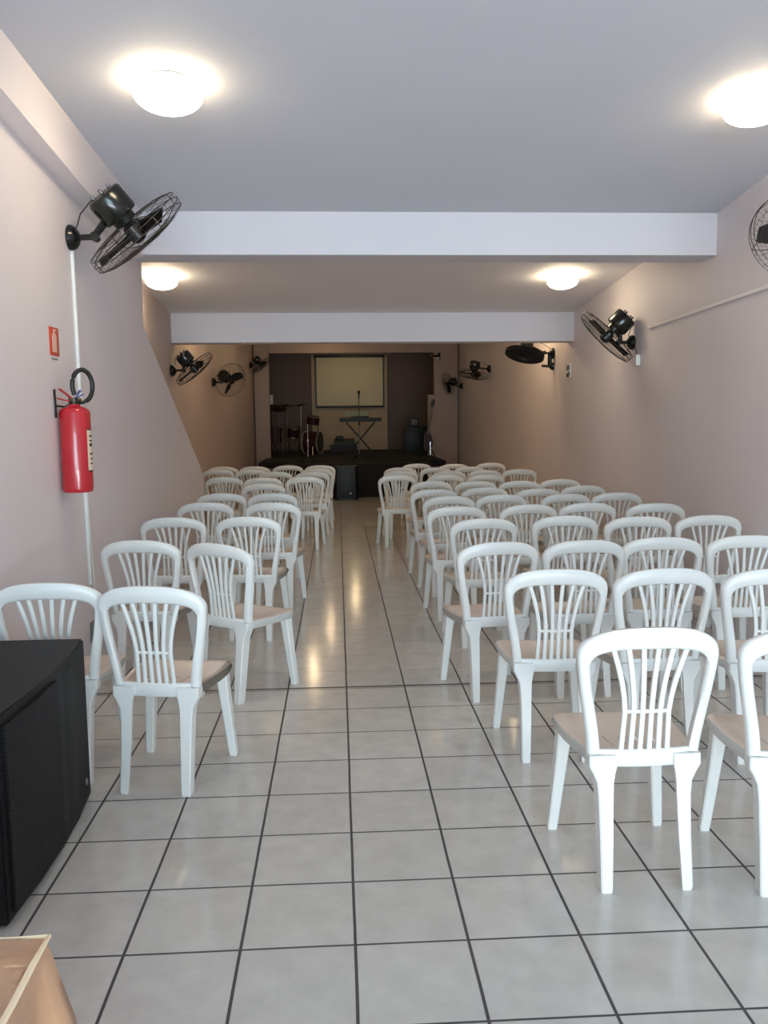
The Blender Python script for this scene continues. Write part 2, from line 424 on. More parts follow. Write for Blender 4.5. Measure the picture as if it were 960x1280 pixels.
LEFT = [
    [(-.815, 1.413, -10), (-1.27, 1.53, 0)],
    [(-.713, 2.586, -33), (-1.17, 2.76, -6)],
    [(-.67, 3.85, -6), (-1.2, 3.88, -2)],
    [(-.575, 4.84, -4), (-1.135, 4.93, 2)],
    [(-.64, 5.72, 0), (-1.12, 5.79, 3)],
    [(-.83, 6.95, 0)],
    [(-.43, 7.95, -2), (-.92, 7.87, 3), (-1.40, 8.05, 0)],
    [(-.37, 8.85, 2), (-.86, 9.0, -2)],
    [(-.33, 9.55, 0), (-1.22, 9.5, 0), (-1.70, 9.62, 2)],
    [(-.30, 10.42, 3), (-.78, 10.48, 0), (-1.26, 10.33, -3), (-1.73, 10.35, 0)],
]
for rows, where, grp in ((RIGHT, 'block along the plain wall', 'white plastic chairs along the plain wall'), (LEFT, 'block by the stair wall', 'white plastic chairs by the stair wall')):
    for i, row in enumerate(rows):
        for k, (x, y, yaw) in enumerate(row):
            if len(row) == 1: pos = 'lone white plastic chair in the'
            elif k == 0: pos = 'white plastic chair on the aisle,'
            elif k == len(row)-1 and k >= 1: pos = 'white plastic chair farthest off the aisle,'
            else: pos = 'white plastic chair %s off the aisle,' % ORD[k]
            chair(x, y, yaw, '%s %s row, %s' % (pos, ORD[i], where), grp)

# ------------------------------------------------------------------ wall fans
def fan_parts():
    R = .31
    D = {}
    bm = BM()
    for r, h, w in ((R, .0, .0028), (R*.985, .035, .0024), (R*.985, -.035, .0024), (R*.70, .064, .0013), (R*.70, -.058, .0013), (R*.42, .074, .0013), (R*.40, -.066, .0013), (R*.86, .054, .0011), (R*.86, -.05, .0011)):
        tube(bm, [(r*math.cos(2*PI*k/40), r*math.sin(2*PI*k/40), h) for k in range(40)], w, 4, closed=True, ref=Vector((0, 0, 1)))
    for k in range(44):
        a = 2*PI*k/44; c, s = math.cos(a), math.sin(a); bold = k % 11 == 0
        w = .0034 if bold else .0011
        for sg, pr in ((1, ((.05, .078), (R*.42, .074), (R*.70, .064), (R*.985, .035), (R, 0))), (-1, ((.07, -.07), (R*.4, -.066), (R*.70, -.058), (R*.985, -.035), (R, 0)))):
            if sg > 0 or bold or k % 2 == 0:
                tube(bm, [(r*c, r*s, h) for r, h in pr], w, 4, ref=Vector((-s, c, 0)))
    lathe(bm, [(.001, .082), (.05, .080), (.054, .074), (.001, .070)], 20)
    D['guard'] = bm
    bm = BM()
    lathe(bm, [(.001, -.27), (.05, -.268), (.096, -.258), (.106, -.24), (.106, -.125), (.099, -.112), (.07, -.11), (.066, -.072), (.001, -.072)], 26)
    for k in range(4):
        a = k*PI/2+.4; lathe(bm, [(.001, -.285), (.008, -.285), (.008, -.25), (.001, -.25)], 8, Matrix.Translation((.055*math.cos(a), .055*math.sin(a), 0)))
    D['motor'] = bm
    bm = BM(); lathe(bm, [(.001, -.072), (.02, -.07), (.05, -.045), (.052, .03), (.035, .05), (.001, .056)], 20); D['hub'] = bm
    for b in range(3):
        bm = BM(); a0 = b*2*PI/3+.5; secs = []
        for i in range(8):
            t = i/7; r = .045+.225*t; wd = .05+.085*math.sin(PI*(.15+.75*t))
            rowp = []
            for j, sgn in ((0, -1), (1, -.33), (2, .33), (3, 1)):
                an = a0+sgn*wd/2/max(r, .09)+.25*t; rowp.append(Vector((r*math.cos(an), r*math.sin(an), -.004+.024*sgn)))
            secs.append(rowp)
        vs = [[bm.verts.new(p) for p in s] for s in secs]
        for i in range(7):
            for j in range(3): bm.faces.new((vs[i][j], vs[i][j+1], vs[i+1][j+1], vs[i+1][j]))
        bmesh.ops.solidify(bm, geom=bm.faces[:], thickness=.003)
        D['blade%d' % b] = bm
    bm = BM()
    lathe(bm, [(.001, 0), (.068, 0), (.072, .010), (.062, .035), (.035, .055), (.018, .062), (.001, .064)], 24, Matrix.Rotation(PI/2, 4, 'Y'))
    D['wall_plate'] = bm
    return D
FM = {'guard': 'wire', 'motor': 'black', 'hub': 'blade', 'wall_plate': 'black'}
FD = {}
for k, b_ in fan_parts().items():
    nm = 'blade' if k.startswith('blade') else k
    FD[k] = link(nm, b_, M[FM.get(k, 'blade')], None, angle=35)
for o in FD.values(): COL.objects.unlink(o)
def fan(mount, side, n, off, scale, label, cable=None):
    """mount on the wall; side +1 = wall faces +x; n = direction it blows; off = guard centre from the mount"""
    root = empty('wall_fan', mount); tag(root, label, 'fan', 'black wall fans')
    H = zmat(n, off) @ Matrix.Scale(scale, 4)
    for k, src in FD.items():
        c = src.copy(); COL.objects.link(c); c.parent = root
        c.matrix_local = (Matrix.Scale(-1 if side < 0 else 1, 4, (1, 0, 0)) if k == 'wall_plate' else H)
    if side < 0: [setattr(c, 'matrix_local', Matrix.Rotation(PI, 4, 'Z')) for c in root.children if c.name.startswith('wall_plate')]
    nn = Vector(n).normalized(); q = Vector(off)-nn*.17*scale; elbow = Vector((side*.15, q.y*.5, .0))
    bm = BM(); tube(bm, [(side*.045, 0, 0), elbow], .017*max(scale, .8), 8); tube(bm, [elbow-Vector((side*.015, 0, .01)), elbow.lerp(q, .5), q], [.02*scale, .022*scale, .03*scale], 8)
    lathe(bm, [(.001, -.026), (.026, -.024), (.026, .024), (.001, .026)], 12, Matrix.Translation(elbow) @ Matrix.Rotation(PI/2, 4, 'X'))
    link('arm', bm, M['black'], root)
    bm = BM(); p0 = Vector((side*.03, 0, .03)); p1 = Vector(off)-nn*.25*scale
    tube(bm, [p0, p0+Vector((side*.02, 0, .04)), p0.lerp(p1, .35)+Vector((-side*.02, 0, .03)), p0.lerp(p1, .7)+Vector((-side*.02, 0, .03)), p1], .004, 6); link('power_lead', bm, M['wire'], root)
    if cable:
        bm = BM(); lathe(bm, [(.001, -.05), (.30, -.036), (.315, -.03), (.315, .03), (.30, .036), (.001, .05)], 36, H); link('guard_cover', bm, M['matte'], root)
    return root
fan((XL, 2.92, 2.592), 1, (.58, .40, -.71), (.365, .03, .035), 1.0, 'large black wall fan mounted over the red fire extinguisher')
fan((XR, 2.62, 2.50), -1, (-.62, -.38, -.62), (-.28, -.02, .03), .90, 'black wall fan half cut by the picture edge, above the pale conduit')
fan((XR, 5.97, 2.27), -1, (-.68, .26, -.72), (-.27, -.02, .055), 1.02, 'tilted black wall fan on the plain wall just before the second beam')
fan((XR, 8.93, 2.40), -1, (-.25, -.22, -.94), (-.43, -.2, -.03), .80, 'flat dark wall fan facing down, just behind the second beam', True)
fan((XF, 7.9, 2.147), 1, (.62, .28, -.76), (.27, .0, .02), .84, 'black wall fan with shiny motor beside the raked end of the stair wall')
fan((XF, 11.1, 2.153), 1, (.45, .88, -.30), (.27, .06, .04), .86, 'black wall fan behind the stair wall, turned to show its full round guard')
fan((XF, 16.75, 2.78), 1, (.62, .25, -.75), (.26, .0, .0), .80, 'small black wall fan high beside the stage opening, drum side')
fan((XR, 13.5, 2.475), -1, (-.15, .25, -1), (-.32, 0, -.10), .92, 'distant black wall fan facing down, right of the thin dark pipe')
fan((XR, 16.95, 2.295), -1, (-.80, .55, -.25), (-.33, .0, .06), .80, 'distant black wall fan by the stage opening, its blade sticking up')

# ------------------------------------------------------------------ things on the walls
bm = BM(); tube(bm, [(XL+.008, 2.935, 2.53), (XL+.008, 2.95, 1.6), (XL+.008, 2.965, .95), (XL+.008, 2.97, .60)], .011, 8)
tag(link('cable_conduit', bm, M['white']), 'white vertical cable conduit from the large fan down behind the extinguisher', 'conduit')
bm = BM(); tube(bm, [(XL+.008, 2.99, 1.15), (XL+.01, 3.0, .9), (XL+.012, 3.03, .62), (XL+.012, 3.03, .36)], .006, 6)
tag(link('power_cable', bm, M['white']), 'thin white cable running below the fire extinguisher to the outlet', 'cable')
ot = empty('wall_outlet', (XL, 3.0, .31)); tag(ot, 'grey wall outlet low on the stair wall behind the chairs', 'outlet')
bm = BM(); box(bm, (0, -.055, -.06), (.012, .055, .06), .004); link('cover_plate', bm, M['grey'], ot)
bm = BM(); box(bm, (.012, -.008, -.04), (.022, .008, .04), .003); box(bm, (.012, -.035, -.008), (.022, .035, .008), .003); link('plug', bm, M['white'], ot)
# right wall conduit
bm = BM(); box(bm, (XR-.022, -2.0, -.012), (XR, 5.56, .012), .003)
o = link('wall_conduit', bm, M['duct'])
for v in o.data.vertices: v.co.z += 2.363+.018*(5.56-v.co.y)
tag(o, 'pale straight conduit strip running along the plain wall', 'conduit')
ot = empty('wall_socket', (XR, 5.80, 2.09)); tag(ot, 'small white socket hanging below the tilted fan on the plain wall', 'outlet')
bm = BM(); box(bm, (-.04, -.03, -.05), (0, .03, .05), .006); link('socket_body', bm, M['white'], ot)
bm = BM(); tube(bm, [(-.02, 0, .05), (-.03, .03, .12), (-.01, .1, .20), (-.01, .15, .23)], .004, 6); link('socket_lead', bm, M['wire'], ot)
ot = empty('wall_switch', (XR, 8.18, 2.13)); tag(ot, 'small wall plate with two dark sockets under the second beam', 'switch')
bm = BM(); box(bm, (-.010, -.075, -.085), (0, .075, .085), .003); link('cover_plate', bm, M['duct'], ot)
for dz in (-.045, .04):
    bm = BM(); box(bm, (-.022, -.05, dz-.03), (-.008, .05, dz+.03), .004); link('socket', bm, M['grey'] if dz > 0 else M['black'], ot)
bm = BM(); box(bm, (-.03, -.04, -.02), (0, .04, .02), .004)
br = empty('bracket_mount', (XR, 8.93, 2.23)); tag(br, 'short black bracket on the wall under the flat dark fan', 'bracket')
bm.free(); bm = BM(); lathe(bm, [(.001, 0), (.05, 0), (.05, .02), (.03, .05), (.001, .055)], 16, Matrix.Rotation(-PI/2, 4, 'Y')); tube(bm, [(-.05, 0, 0), (-.05, 0, .17)], .03, 8); link('bracket_plate', bm, M['black'], br)
bm = BM(); tube(bm, [(-.04, 0, 0), (-.16, 0, .01)], .018, 8); link('bracket_arm', bm, M['black'], br)
# pipes in the corners of the stage opening
for x, lab in ((XF+.02, 'thin dark pipe in the corner beside the drum side of the stage'), (XR-.03, 'thin dark pipe in the corner at the guitar side of the stage')):
    bm = BM(); tube(bm, [(x, 17.36, 0), (x+.004, 17.36, 1.6), (x-.004, 17.36, 2.4), (x, 17.36, 3.4)], .016, 8); tag(link('wall_pipe', bm, M['wood']), lab, 'pipe', 'stage corner pipes')
br = empty('wall_mount', (2.34, 17.4, 3.0)); tag(br, 'small black mount high on the wall at the stage opening edge', 'bracket')
bm = BM(); box(bm, (-.03, -.03, -.08), (.03, 0, .08), .006); link('mount_plate', bm, M['black'], br)
bm = BM(); tube(bm, [(0, -.03, 0), (-.08, -.10, .0), (-.18, -.12, .01)], .022, 8); link('mount_arm', bm, M['black'], br)

# sign: red square with pale extinguisher pictogram
sg = empty('safety_sign', (XL, 2.57, 1.985)); tag(sg, 'small square red sign with pale extinguisher symbol above the fire extinguisher', 'sign')
bm = BM(); box(bm, (0, -.072, -.074), (.004, .072, .074), .001); link('sign_plate', bm, M['signred'], sg)
bm = BM()
prism(bm, [(-.034, -.056), (.030, -.056), (.030, .030), (.016, .044), (-.020, .044), (-.034, .030)], 0, .004, .0056)
prism(bm, [(-.010, .044), (.006, .044), (.006, .056), (.034, .060), (.034, .066), (-.010, .064)], 0, .004, .0056)
link('sign_symbol', bm, M['signpale'], sg)
bm = BM(); box(bm, (0, -.05, -.094), (.002, .05, -.088)); link('sign_strip', bm, M['grey'], sg)

# fire extinguisher on its bracket
FX, FY = XL+.083, 2.59
ex = empty('fire_extinguisher', (FX, FY, 1.185)); tag(ex, 'red fire extinguisher hanging on the wall with coiled black hose', 'fire extinguisher')
bm = BM(); lathe(bm, [(.001, 0), (.073, 0), (.078, .006), (.080, .02), (.080, .425), (.076, .44), (.060, .452), (.034, .462), (.030, .47), (.001, .47)], 36)
bo = link('cylinder_body', bm, M['red'], ex)
bm = BM(); lathe(bm, [(.001, .46), (.026, .46), (.028, .475), (.020, .48), (.020, .505), (.001, .505)], 16); tube(bm, [(-.02, -.02, .49), (.03, .02, .492)], .014, 8); link('valve', bm, M['brass'], ex)
bm = BM()
ribbon(bm, [(-.01, -.01, .50), (-.03, -.03, .525), (-.055, -.06, .55)], .022, .006, Vector((0, 0, 1))); ribbon(bm, [(-.01, -.01, .487), (-.04, -.04, .492), (-.06, -.065, .50)], .022, .006, Vector((0, 0, 1)))
link('handle', bm, M['red'], ex)
bm = BM(); ribbon(bm, [(0, 0, .50), (.02, .0, .52), (.03, .02, .545)], .02, .004, Vector((0, 0, 1))); ribbon(bm, [(0, 0, .50), (.04, -.02, .515), (.06, -.03, .522)], .012, .004, Vector((0, 0, 1))); link('seal_tag', bm, M['blue'], ex)
bm = BM(); hp = []
for i in range(22):
    a = math.radians(215-i*(285/21)); hp.append((.040+.040*math.cos(a), .03+.045*math.cos(a), .570+.085*math.sin(a)))
tube(bm, hp, .0125, 10); link('hose', bm, M['rubber'], ex)
bm = BM(); tube(bm, [hp[-1], (hp[-1][0]-.02, hp[-1][1]-.01, hp[-1][2]-.01), (.012, .01, .48)], .010, 8); link('hose_nozzle', bm, M['rubber'], ex)
bm = BM(); n = 10; secs = []
for i in range(n+1):
    a = math.radians(-28+i*110/n); secs.append((.0808*math.cos(a), .0808*math.sin(a)))
va = [(bm.verts.new((x, y, .115)), bm.verts.new((x, y, .335))) for x, y in secs]
for i in range(n): bm.faces.new((va[i][0], va[i+1][0], va[i+1][1], va[i][1]))
lb = link('instruction_label', bm, M['paper'], ex); lb['label'] = 'cream instruction label wrapped on the red cylinder'
bm = BM()
for z0, z1 in ((.110, .118), (.332, .340), (.295, .305), (.272, .280), (.245, .262), (.2, .21), (.175, .182), (.15, .157)):
    vv = [(bm.verts.new((x*1.006, y*1.006, z0)), bm.verts.new((x*1.006, y*1.006, z1))) for x, y in secs[(0 if z0 < .112 or z0 > .33 else 1):]]
    for i in range(len(vv)-1): bm.faces.new((vv[i][0], vv[i+1][0], vv[i+1][1], vv[i][1]))
link('label_print', bm, M['darkred'], lb)
bm = BM(); box(bm, (-.083, -.075, .40), (-.077, -.045, .55), .002); tube(bm, [(-.080, -.06, .462), (-.05, 0, .458), (-.026, 0, .47)], .005, 6); link('wall_hook', bm, M['black'], ex)

# ------------------------------------------------------------------ big loudspeaker by the aisle
sp = empty('loudspeaker', (-1.3, .95, 0)); tag(sp, 'large black loudspeaker cabinet on the floor near the gold tablecloth', 'loudspeaker')
H = .677
bm = BM()
poly = [(-1.505, .49), (-1.066, .485), (-1.058, .75), (-1.056, .985), (-1.066, 1.20), (-1.085, 1.415), (-1.505, 1.415)]
prism(bm, poly, 2, .012, H); bmesh.ops.bevel(bm, geom=[e for e in bm.edges], offset=.008, segments=2, affect='EDGES'); under(sp, link('cabinet', bm, M['cab'], angle=25))
bm = BM(); prism(bm, [(-1.07, .515), (-1.052, .515), (-1.042, .75), (-1.042, .965), (-1.06, .965)], 2, .04, H-.035); bmesh.ops.bevel(bm, geom=bm.edges[:], offset=.004, segments=1, affect='EDGES'); under(sp, link('grille', bm, M['grille'], angle=25))
bm = BM(); box(bm, (-1.072, 1.02, .035), (-1.060, 1.19, H-.04), .004); under(sp, link('end_panel', bm, M['cab']))
bm = BM(); lathe(bm, [(.001, 0), (.016, 0), (.014, .004), (.001, .006)], 20, Matrix.Translation((-1.076, 1.33, .10)) @ Matrix.Rotation(PI/2, 4, 'Y') @ Matrix.Scale(.6, 4, (0, 1, 0))); under(sp, link('badge', bm, M['grey']))
for y, z in ((.99, .12), (.62, .635)):
    bm = BM(); lathe(bm, [(.001, 0), (.006, 0), (.005, .003), (.001, .004)], 10, Matrix.Translation((-1.0545 if y > .9 else -1.0615, y, z)) @ Matrix.Rotation(PI/2, 4, 'Y')); under(sp, link('screw', bm, M['chrome']))
bm = BM(); box(bm, (-1.44, 1.0, H-.002), (-1.30, 1.025, H+.003), .001); under(sp, link('handle_slot', bm, M['rubber']))

# ------------------------------------------------------------------ gold tablecloth on the table beside the camera
tb = empty('cloth_covered_table', (-.95, -1.3, 0)); tag(tb, 'table corner covered by a draped gold satin cloth', 'table')
bm = BM()
X1, Y1, X0, Y0 = -.50, -.725, -1.35, -2.2
per = []                                                    # perimeter points going round: +x side then far side
ns = 88
for i in range(ns+1): per.append((X1, Y0+(Y1-Y0)*i/ns, 1, 0))
for i in range(1, ns+1): per.append((X1+(X0-X1)*i/ns, Y1, 0, 1))
levels = [0, .012, .03, .06, .10, .15, .21, .28, .36, .46, .58, .70]
V = []
for li, d in enumerate(levels):
    row = []
    for i, (x, y, nx_, ny_) in enumerate(per):
        cx = math.exp(-((i-ns)/6.0)**2)                     # corner: folds flare outwards
        t = d/.7
        w = (.024*math.sin(i*.72+.8)+.016*math.sin(i*.29+1.3)+.006*math.sin(i*1.3+d*9))*min(1, t*2.6)+.010*t
        ox = nx_*w+cx*(.06*t); oy = ny_*w+cx*(.03*t)
        if i == ns: ox, oy = .016*min(1, d*6)+.085*t, .012*min(1, d*6)+.03*t
        row.append(bm.verts.new((x+ox, y+oy, .75-d-(.004 if li == 1 else 0))))
    V.append(row)
for a in range(len(levels)-1):
    for i in range(len(per)-1): bm.faces.new((V[a][i], V[a][i+1], V[a+1][i+1], V[a+1][i]))
nt_ = 22                                                    # slightly crumpled top
def crumple(x, y):
    e = min(1, max(0, min(X1-x, Y1-y))/.04)
    return .75+e*(.008*math.sin(x*31+y*17)+.007*math.sin(x*13-y*41+1)+.005*math.sin(x*67+y*53))
T = {}
def tv(a, b):
    if (a, b) not in T:
        x = X0+(X1-X0)*a/nt_; y = Y0+(Y1-Y0)*b/ns
        T[(a, b)] = V[0][b] if a == nt_ else V[0][ns+int(round((nt_-a)*ns/nt_))] if b == ns else bm.verts.new((x, y, crumple(x, y)))
    return T[(a, b)]
for a in range(nt_):
    for b in range(ns): bm.faces.new((tv(a, b), tv(a+1, b), tv(a+1, b+1), tv(a, b+1)))
for f in bm.faces: f.smooth = True
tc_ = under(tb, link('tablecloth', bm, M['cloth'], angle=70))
bm = BM(); tube(bm, [(X1+.004, Y0+(Y1-Y0)*i/20, .751+.003*math.sin(i*1.7)) for i in range(21)]+[(X1-.05*i, Y1+.003, .751) for i in range(1, 17)], [.0055]*20+[.004]+[.0015]*16, 6); pp = link('piping', bm, M['hem']); pp.parent = tc_
bm = BM(); box(bm, (X0+.02, Y0+.02, .71), (X1-.02, Y1-.02, .742), .004); under(tb, link('tabletop', bm, M['wood']))
for x in (X0+.08, X1-.08):
    for y in (Y0+.08, Y1-.08):
        bm = BM(); box(bm, (x-.025, y-.025, 0), (x+.025, y+.025, .712), .004); under(tb, link('leg', bm, M['wood']))

# ------------------------------------------------------------------ on and before the stage
def at(u, v, Y):
    """stage measurements: picture column/row at distance Y along the hall -> x, z"""
    k = (Y+1.98)/1037; return -.028+(u-421.8)*k, 1.559-(v-525)*k
# projection screen on the back panel
sc_ = empty('hanging_projection_screen', (.34, 22.34, 2.0)); tag(sc_, 'cream projection screen hanging on the back wall above the keyboard', 'screen')
bm = BM(); box(bm, (-.62, 22.28, 1.96), (1.305, 22.295, 3.36)); under(sc_, link('screen_fabric', bm, M['screen']))
bm = BM(); box(bm, (-.68, 22.24, 3.34), (1.36, 22.33, 3.41), .01); under(sc_, link('screen_case', bm, M['rubber']))
bm = BM(); box(bm, (-.64, 22.26, 1.91), (1.325, 22.31, 1.965), .01); under(sc_, link('bottom_bar', bm, M['rubber']))
bm = BM(); box(bm, (-.645, 22.275, 1.96), (-.615, 22.293, 3.36)); box(bm, (1.30, 22.275, 1.96), (1.33, 22.293, 3.36)); under(sc_, link('side_border', bm, M['rubber']))
# floor monitor before the stage
fm = empty('powered_speaker', (.12, 14.3, 0)); tag(fm, 'dark upright speaker with small white logo, on the floor before the stage', 'loudspeaker')
bm = BM(); prism(bm, [(-.21, .17), (-.24, -.08), (-.17, -.19), (.17, -.19), (.24, -.08), (.21, .17)], 2, 0, .66); bmesh.ops.bevel(bm, geom=bm.edges[:], offset=.012, segments=2, affect='EDGES'); link('cabinet', bm, M['navy'], fm)
bm = BM(); box(bm, (-.165, -.202, .04), (.165, -.186, .62), .008); link('front_grille', bm, M['navy'], fm)
bm = BM(); lathe(bm, [(.001, 0), (.016, 0), (.016, .004), (.001, .004)], 14, Matrix.Translation((.085, -.202, .135)) @ Matrix.Rotation(PI/2, 4, 'X')); lg = link('logo_badge', bm, M['white'], fm); lg['label'] = 'small white logo dot'
# microphone stands
def mic_stand(x, y, z, h, label, boom=0., m='chrome', mic=True):
    t = empty('microphone_stand', (x, y, z)); tag(t, label, 'microphone stand', 'microphone stands on the stage')
    bm = BM(); tube(bm, [(0, 0, .08), (0, 0, h*.6)], .013, 8); link('lower_pole', bm, M[m], t)
    bm = BM(); tube(bm, [(0, 0, h*.55), (0, 0, h)], .009, 8); lathe(bm, [(.001, h*.56), (.02, h*.56), (.02, h*.61), (.001, h*.61)], 10); link('upper_pole', bm, M[m if m == 'chrome' and not mic else 'rubber'], t)
    for k in range(3):
        a = k*2*PI/3+.4; bm = BM(); tube(bm, [(0, 0, .14), (.22*math.cos(a), .22*math.sin(a), .012)], .011, 6); link('leg', bm, M['rubber'], t)
    if mic:
        bm = BM(); lathe(bm, [(.001, 0), (.012, 0), (.018, .10), (.03, .115), (.032, .14), (.02, .165), (.001, .17)], 14, Matrix.Translation((0, 0, h-.02)) @ Matrix.Rotation(.25, 4, 'X')); link('microphone', bm, M['rubber'], t)
mic_stand(.43, 15.75, SZ, 1.34, 'tall microphone stand with microphone in front of the keyboard', m='grey')
mic_stand(-.64, 15.1, SZ-.012, .80, 'shiny chrome microphone stand in front of the drums', mic=False)
mic_stand(1.87, 15.05, SZ-.012, .42, 'short chrome microphone stand near the guitar side of the stage', mic=False)
# keyboard on X stand
kb = empty('keyboard_stand', (.52, 18.0, SZ)); tag(kb, 'black crossed-leg keyboard stand in the middle of the stage', 'stand')
for s in (-1, 1):
    bm = BM(); tube(bm, [(-s*.34, s*.03, .02), (s*.33, s*.03, .80)], .02, 8); tube(bm, [(-s*.34, -.2, .018), (-s*.34, .2, .018)], .018, 8); tube(bm, [(s*.33, -.16, .806), (s*.33, .16, .806)], .018, 8); link('leg', bm, M['rubber'], kb)
ky = empty('electronic_keyboard', (.52, 18.0, SZ+.826)); tag(ky, 'black electronic keyboard lying on the crossed-leg stand', 'keyboard')
bm = BM(); box(bm, (-.50, -.16, 0), (.50, .16, .09), .012); box(bm, (-.22, -.06, .085), (.20, .10, .13), .01); link('case', bm, M['rubber'], ky)
bm = BM(); box(bm, (-.44, .02, .088), (.44, .145, .096)); link('keys', bm, M['skin'], ky)
mr = empty('sheet_music', (.42, 18.0, SZ+.96)); tag(mr, 'pale sheet music propped up on the keyboard', 'paper')
bm = BM(); box(bm, (-.27, .02, 0), (.27, .026, .11)); link('page', bm, M['notes'], mr)
# low case with mixer
x, z = at(421, 560, 20.5)
cs = empty('road_case', (.12, 20.5, SZ)); tag(cs, 'low grey case on the stage beside the keyboard stand', 'case')
bm = BM(); box(bm, (-.36, -.25, 0), (.36, .25, .20), .015); link('case_body', bm, M['ampgrey'], cs)
bm = BM(); box(bm, (-.365, -.255, .13), (.365, .255, .15), .004); link('lid_band', bm, M['rubber'], cs)
mx_ = empty('sound_mixer', (.14, 20.45, SZ+.20)); tag(mx_, 'black sound mixer on top of the low grey case', 'mixer')
bm = BM(); prism(bm, [(-.2, 0), (.2, 0), (.2, .17), (-.2, .07)], 0, -.27, .29); link('mixer_body', bm, M['rubber'], mx_)
bm = BM(); box(bm, (-.22, .1, .14), (-.02, .22, .24), .01); link('rear_housing', bm, M['rubber'], mx_)
# drums
def drum(name, loc, axis, r, h, label, group=None, feet=None):
    t = empty(name, loc); tag(t, label, 'drum', 'drums of the drum kit')
    Z = zmat(axis)
    bm = BM(); lathe(bm, [(r*.97, -h/2+.01), (r, -h/2+.012), (r, h/2-.012), (r*.97, h/2-.01)], 28, Z); link('shell', bm, M['darkred'], t)
    for s in (-1, 1):
        bm = BM(); lathe(bm, [(.001, s*(h/2-.004)), (r*.98, s*(h/2-.006)), (r*.985, s*(h/2-.012)), (.001, s*(h/2-.012))], 28, Z); link('drum_head', bm, M['drumdark'] if s > 0 else M['rubber'], t)
        bm = BM(); tube(bm, [Z @ Vector((r*1.02*math.cos(2*PI*k/28), r*1.02*math.sin(2*PI*k/28), s*(h/2-.008))) for k in range(28)], .011, 6, closed=True, ref=Z.to_3x3() @ Vector((0, 0, 1))); link('hoop', bm, M['chrome'] if r < .25 else M['skin'], t)
    if feet:
        for fx, fy in feet:
            bm = BM(); tube(bm, [(fx, fy, h*.2 if abs(axis[2]) > .5 else -r*.3), (fx*1.12, fy*1.12, SZ-loc[2]+.01)], .010, 6); link('leg', bm, M['chrome'], t)
    return t
drum('bass_drum', (-.66, 19.2, SZ+.30), (.95, -.31, 0), .28, .40, 'large drum with pale rim standing at the front of the drum kit', feet=[(.0, -.30), (.05, .30)])
drum('floor_tom', (-1.62, 19.2, SZ+.50), (0, 0, 1), .19, .40, 'dark floor drum on legs at the wall end of the drum kit', feet=[(.19, -.05), (-.19, -.05), (0, .2)])
drum('tom_drum', (-1.15, 19.35, SZ+.58), (.15, -.35, 1), .15, .24, 'small dark red drum behind the chrome stand, middle of the kit', feet=[(.12, .12), (-.12, .12)])
drum('snare_drum', (-.66, 19.75, SZ+.86), (.1, -.2, 1), .16, .20, 'small drum raised over the large drum of the kit', feet=[(.12, .12), (-.12, .1)])
def cymbal(x, y, z, r, tilt, label):
    t = empty('cymbal_stand', (x, y, SZ)); tag(t, label, 'cymbal', 'cymbals on stands')
    h = z-SZ
    bm = BM(); tube(bm, [(0, 0, .12), (0, 0, h+.03)], .013, 8); link('pole', bm, M['chrome'], t)
    for k in range(3):
        a = k*2*PI/3; bm = BM(); tube(bm, [(0, 0, .3), (.25*math.cos(a), .25*math.sin(a), .01)], .011, 6); link('leg', bm, M['chrome'], t)
    bm = BM(); lathe(bm, [(.001, .035), (.03, .033), (.05, .018), (r, 0), (r, -.003), (.05, .012), (.001, .02)], 28, Matrix.Translation((0, 0, h)) @ Euler(tilt).to_matrix().to_4x4()); link('cymbal_plate', bm, M['brass'], t)
cymbal(-1.50, 19.0, 1.86, .22, (.42, .1, 0), 'dark tilted cymbal on chrome stand nearest the stage wall, drum kit')
cymbal(-1.36, 20.3, 1.95, .19, (.12, .1, 0), 'dark cymbal on chrome stand in the middle of the drum kit')
cymbal(-.98, 20.0, 1.95, .20, (.1, -.1, 0), 'dark cymbal on chrome stand next to the cream panel')
es = empty('equipment_stand', (-1.74, 19.6, SZ)); tag(es, 'slim dark stand topped by a small pale box, beside the drums', 'stand')
bm = BM(); tube(bm, [(0, 0, .05), (0, 0, 1.30)], .02, 8); link('pole', bm, M['rubber'], es)
bm = BM(); lathe(bm, [(.001, 0), (.16, 0), (.15, .03), (.03, .06), (.001, .06)], 20); link('base', bm, M['rubber'], es)
bm = BM(); box(bm, (-.06, -.06, 1.28), (.07, .06, 1.52), .01); link('top_box', bm, M['duct'], es)
# amplifier, head, guitar
am = empty('guitar_amplifier', (2.0, 19.4, SZ)); tag(am, 'large dark guitar amplifier on the stage by the brown wall', 'amplifier')
bm = BM(); box(bm, (-.31, -.2, 0), (.31, .2, .68), .02); link('cabinet', bm, M['ampgrey'], am)
bm = BM(); box(bm, (-.27, -.212, .05), (.27, -.195, .56), .006); link('grille_cloth', bm, M['rubber'], am)
bm = BM(); box(bm, (-.27, -.212, .59), (.27, -.195, .65), .004); link('control_panel', bm, M['rubber'], am)
ah = empty('amplifier_head', (1.94, 19.4, SZ+.68)); tag(ah, 'small black box standing on top of the guitar amplifier', 'amplifier')
bm = BM(); box(bm, (-.11, -.12, 0), (.11, .12, .23), .012); link('housing', bm, M['rubber'], ah)
bm = BM(); box(bm, (-.08, -.128, .04), (.08, -.118, .19), .004); link('front_grille', bm, M['grey'], ah)
gt = empty('electric_guitar', (2.02, 16.88, SZ+.16)); tag(gt, 'dark electric guitar with red body leaning upright by the stage wall', 'guitar')
bm = BM(); out = []
for i in range(28):
    a = 2*PI*i/28; r = .15+.035*math.cos(2*a)+.015*math.cos(3*a+1); out.append((r*.85*math.sin(a), .20+r*1.25*math.cos(a)))
prism(bm, out, 1, -.02, .025); link('body', bm, M['darkred'], gt)
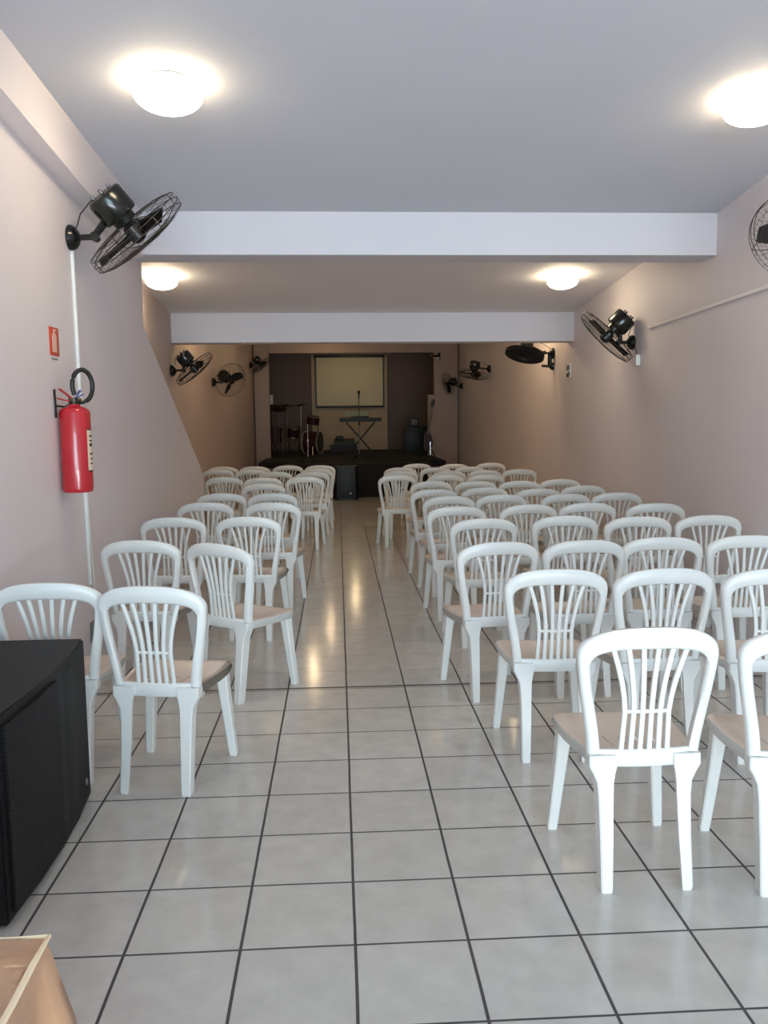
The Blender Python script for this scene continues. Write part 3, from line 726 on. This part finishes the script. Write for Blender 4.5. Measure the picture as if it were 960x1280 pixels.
bm = BM(); ribbon(bm, [(0, -.02, .35), (.06, -.01, .70), (.10, .0, .98)], [.05, .045, .04], .022); link('neck', bm, M['wood'], gt)
bm = BM(); ribbon(bm, [(.10, 0, .97), (.115, .005, 1.05), (.14, .01, 1.15)], [.05, .085, .06], .016); link('headstock', bm, M['rubber'], gt)
gs = empty('guitar_stand', (2.02, 16.99, SZ)); tag(gs, 'black stand holding the electric guitar upright', 'stand')
for a in (.35, 1.57, 2.79):
    bm = BM(); tube(bm, [(0, .03, .35), (.20*math.cos(a), .04+.16*math.sin(a), .01)], .011, 6); link('leg', bm, M['rubber'], gs)
bm = BM(); tube(bm, [(0, .04, .3), (0, .04, .62)], .010, 6); tube(bm, [(-.08, -.12, .09), (-.08, .04, .11), (.08, .04, .11), (.08, -.12, .09)], .010, 6); link('cradle', bm, M['rubber'], gs)

# ------------------------------------------------------------------ camera
F, yaw, pitch, roll = 1036.7563, .0546, -.1111, -.0099
cy, sy, cp, sp_ = math.cos(yaw), math.sin(yaw), math.cos(pitch), math.sin(pitch)
f = Vector((sy*cp, cy*cp, sp_)); r = Vector((cy, -sy, 0)); u = r.cross(f)
r2 = math.cos(roll)*r+math.sin(roll)*u; u2 = -math.sin(roll)*r+math.cos(roll)*u
cam = bpy.data.cameras.new('camera'); co = bpy.data.objects.new('camera', cam); COL.objects.link(co)
cam.sensor_fit = 'VERTICAL'; cam.sensor_height = 24; cam.lens = 24*F/1280; cam.clip_start = .05
mw = Matrix.Identity(4)
for i in range(3): mw[i][0] = r2[i]; mw[i][1] = u2[i]; mw[i][2] = -f[i]
mw.translation = Vector((-.028, -1.9802, 1.5586)); co.matrix_world = mw
scene.camera = co

# ------------------------------------------------------------------ daylight from the open front of the hall, plus an added uplight
w = bpy.data.worlds.new('World'); scene.world = w; w.use_nodes = True
bg = w.node_tree.nodes['Background']; bg.inputs['Color'].default_value = (.72, .87, 1.0, 1); bg.inputs['Strength'].default_value = .55
A = bpy.data.lights.new('doorway_daylight', 'AREA'); A.shape = 'RECTANGLE'; A.size = 4.2; A.size_y = 2.7; A.energy = 400; A.color = (.62, .88, 1.0)
ao = bpy.data.objects.new('doorway_daylight', A); COL.objects.link(ao); ao.location = (.7, -8.0, 1.7); ao.rotation_euler = (math.radians(86), 0, 0)
B = bpy.data.lights.new('ceiling_fill', 'AREA'); B.shape = 'RECTANGLE'; B.size = 4.0; B.size_y = 2.0; B.energy = 540; B.color = (.90, .95, 1.0)  # unseen upward area lamp, added to brighten the ceiling
bo_ = bpy.data.objects.new('ceiling_fill', B); COL.objects.link(bo_); bo_.location = (.7, -4.3, .05); bo_.rotation_euler = (math.radians(152), 0, 0)
scene.view_settings.view_transform = 'Standard'; scene.view_settings.look = 'None'
scene.view_settings.exposure = .2; scene.view_settings.gamma = 1.
scene.cycles.use_denoising = True
scene.cycles.max_bounces = 10; scene.cycles.diffuse_bounces = 6
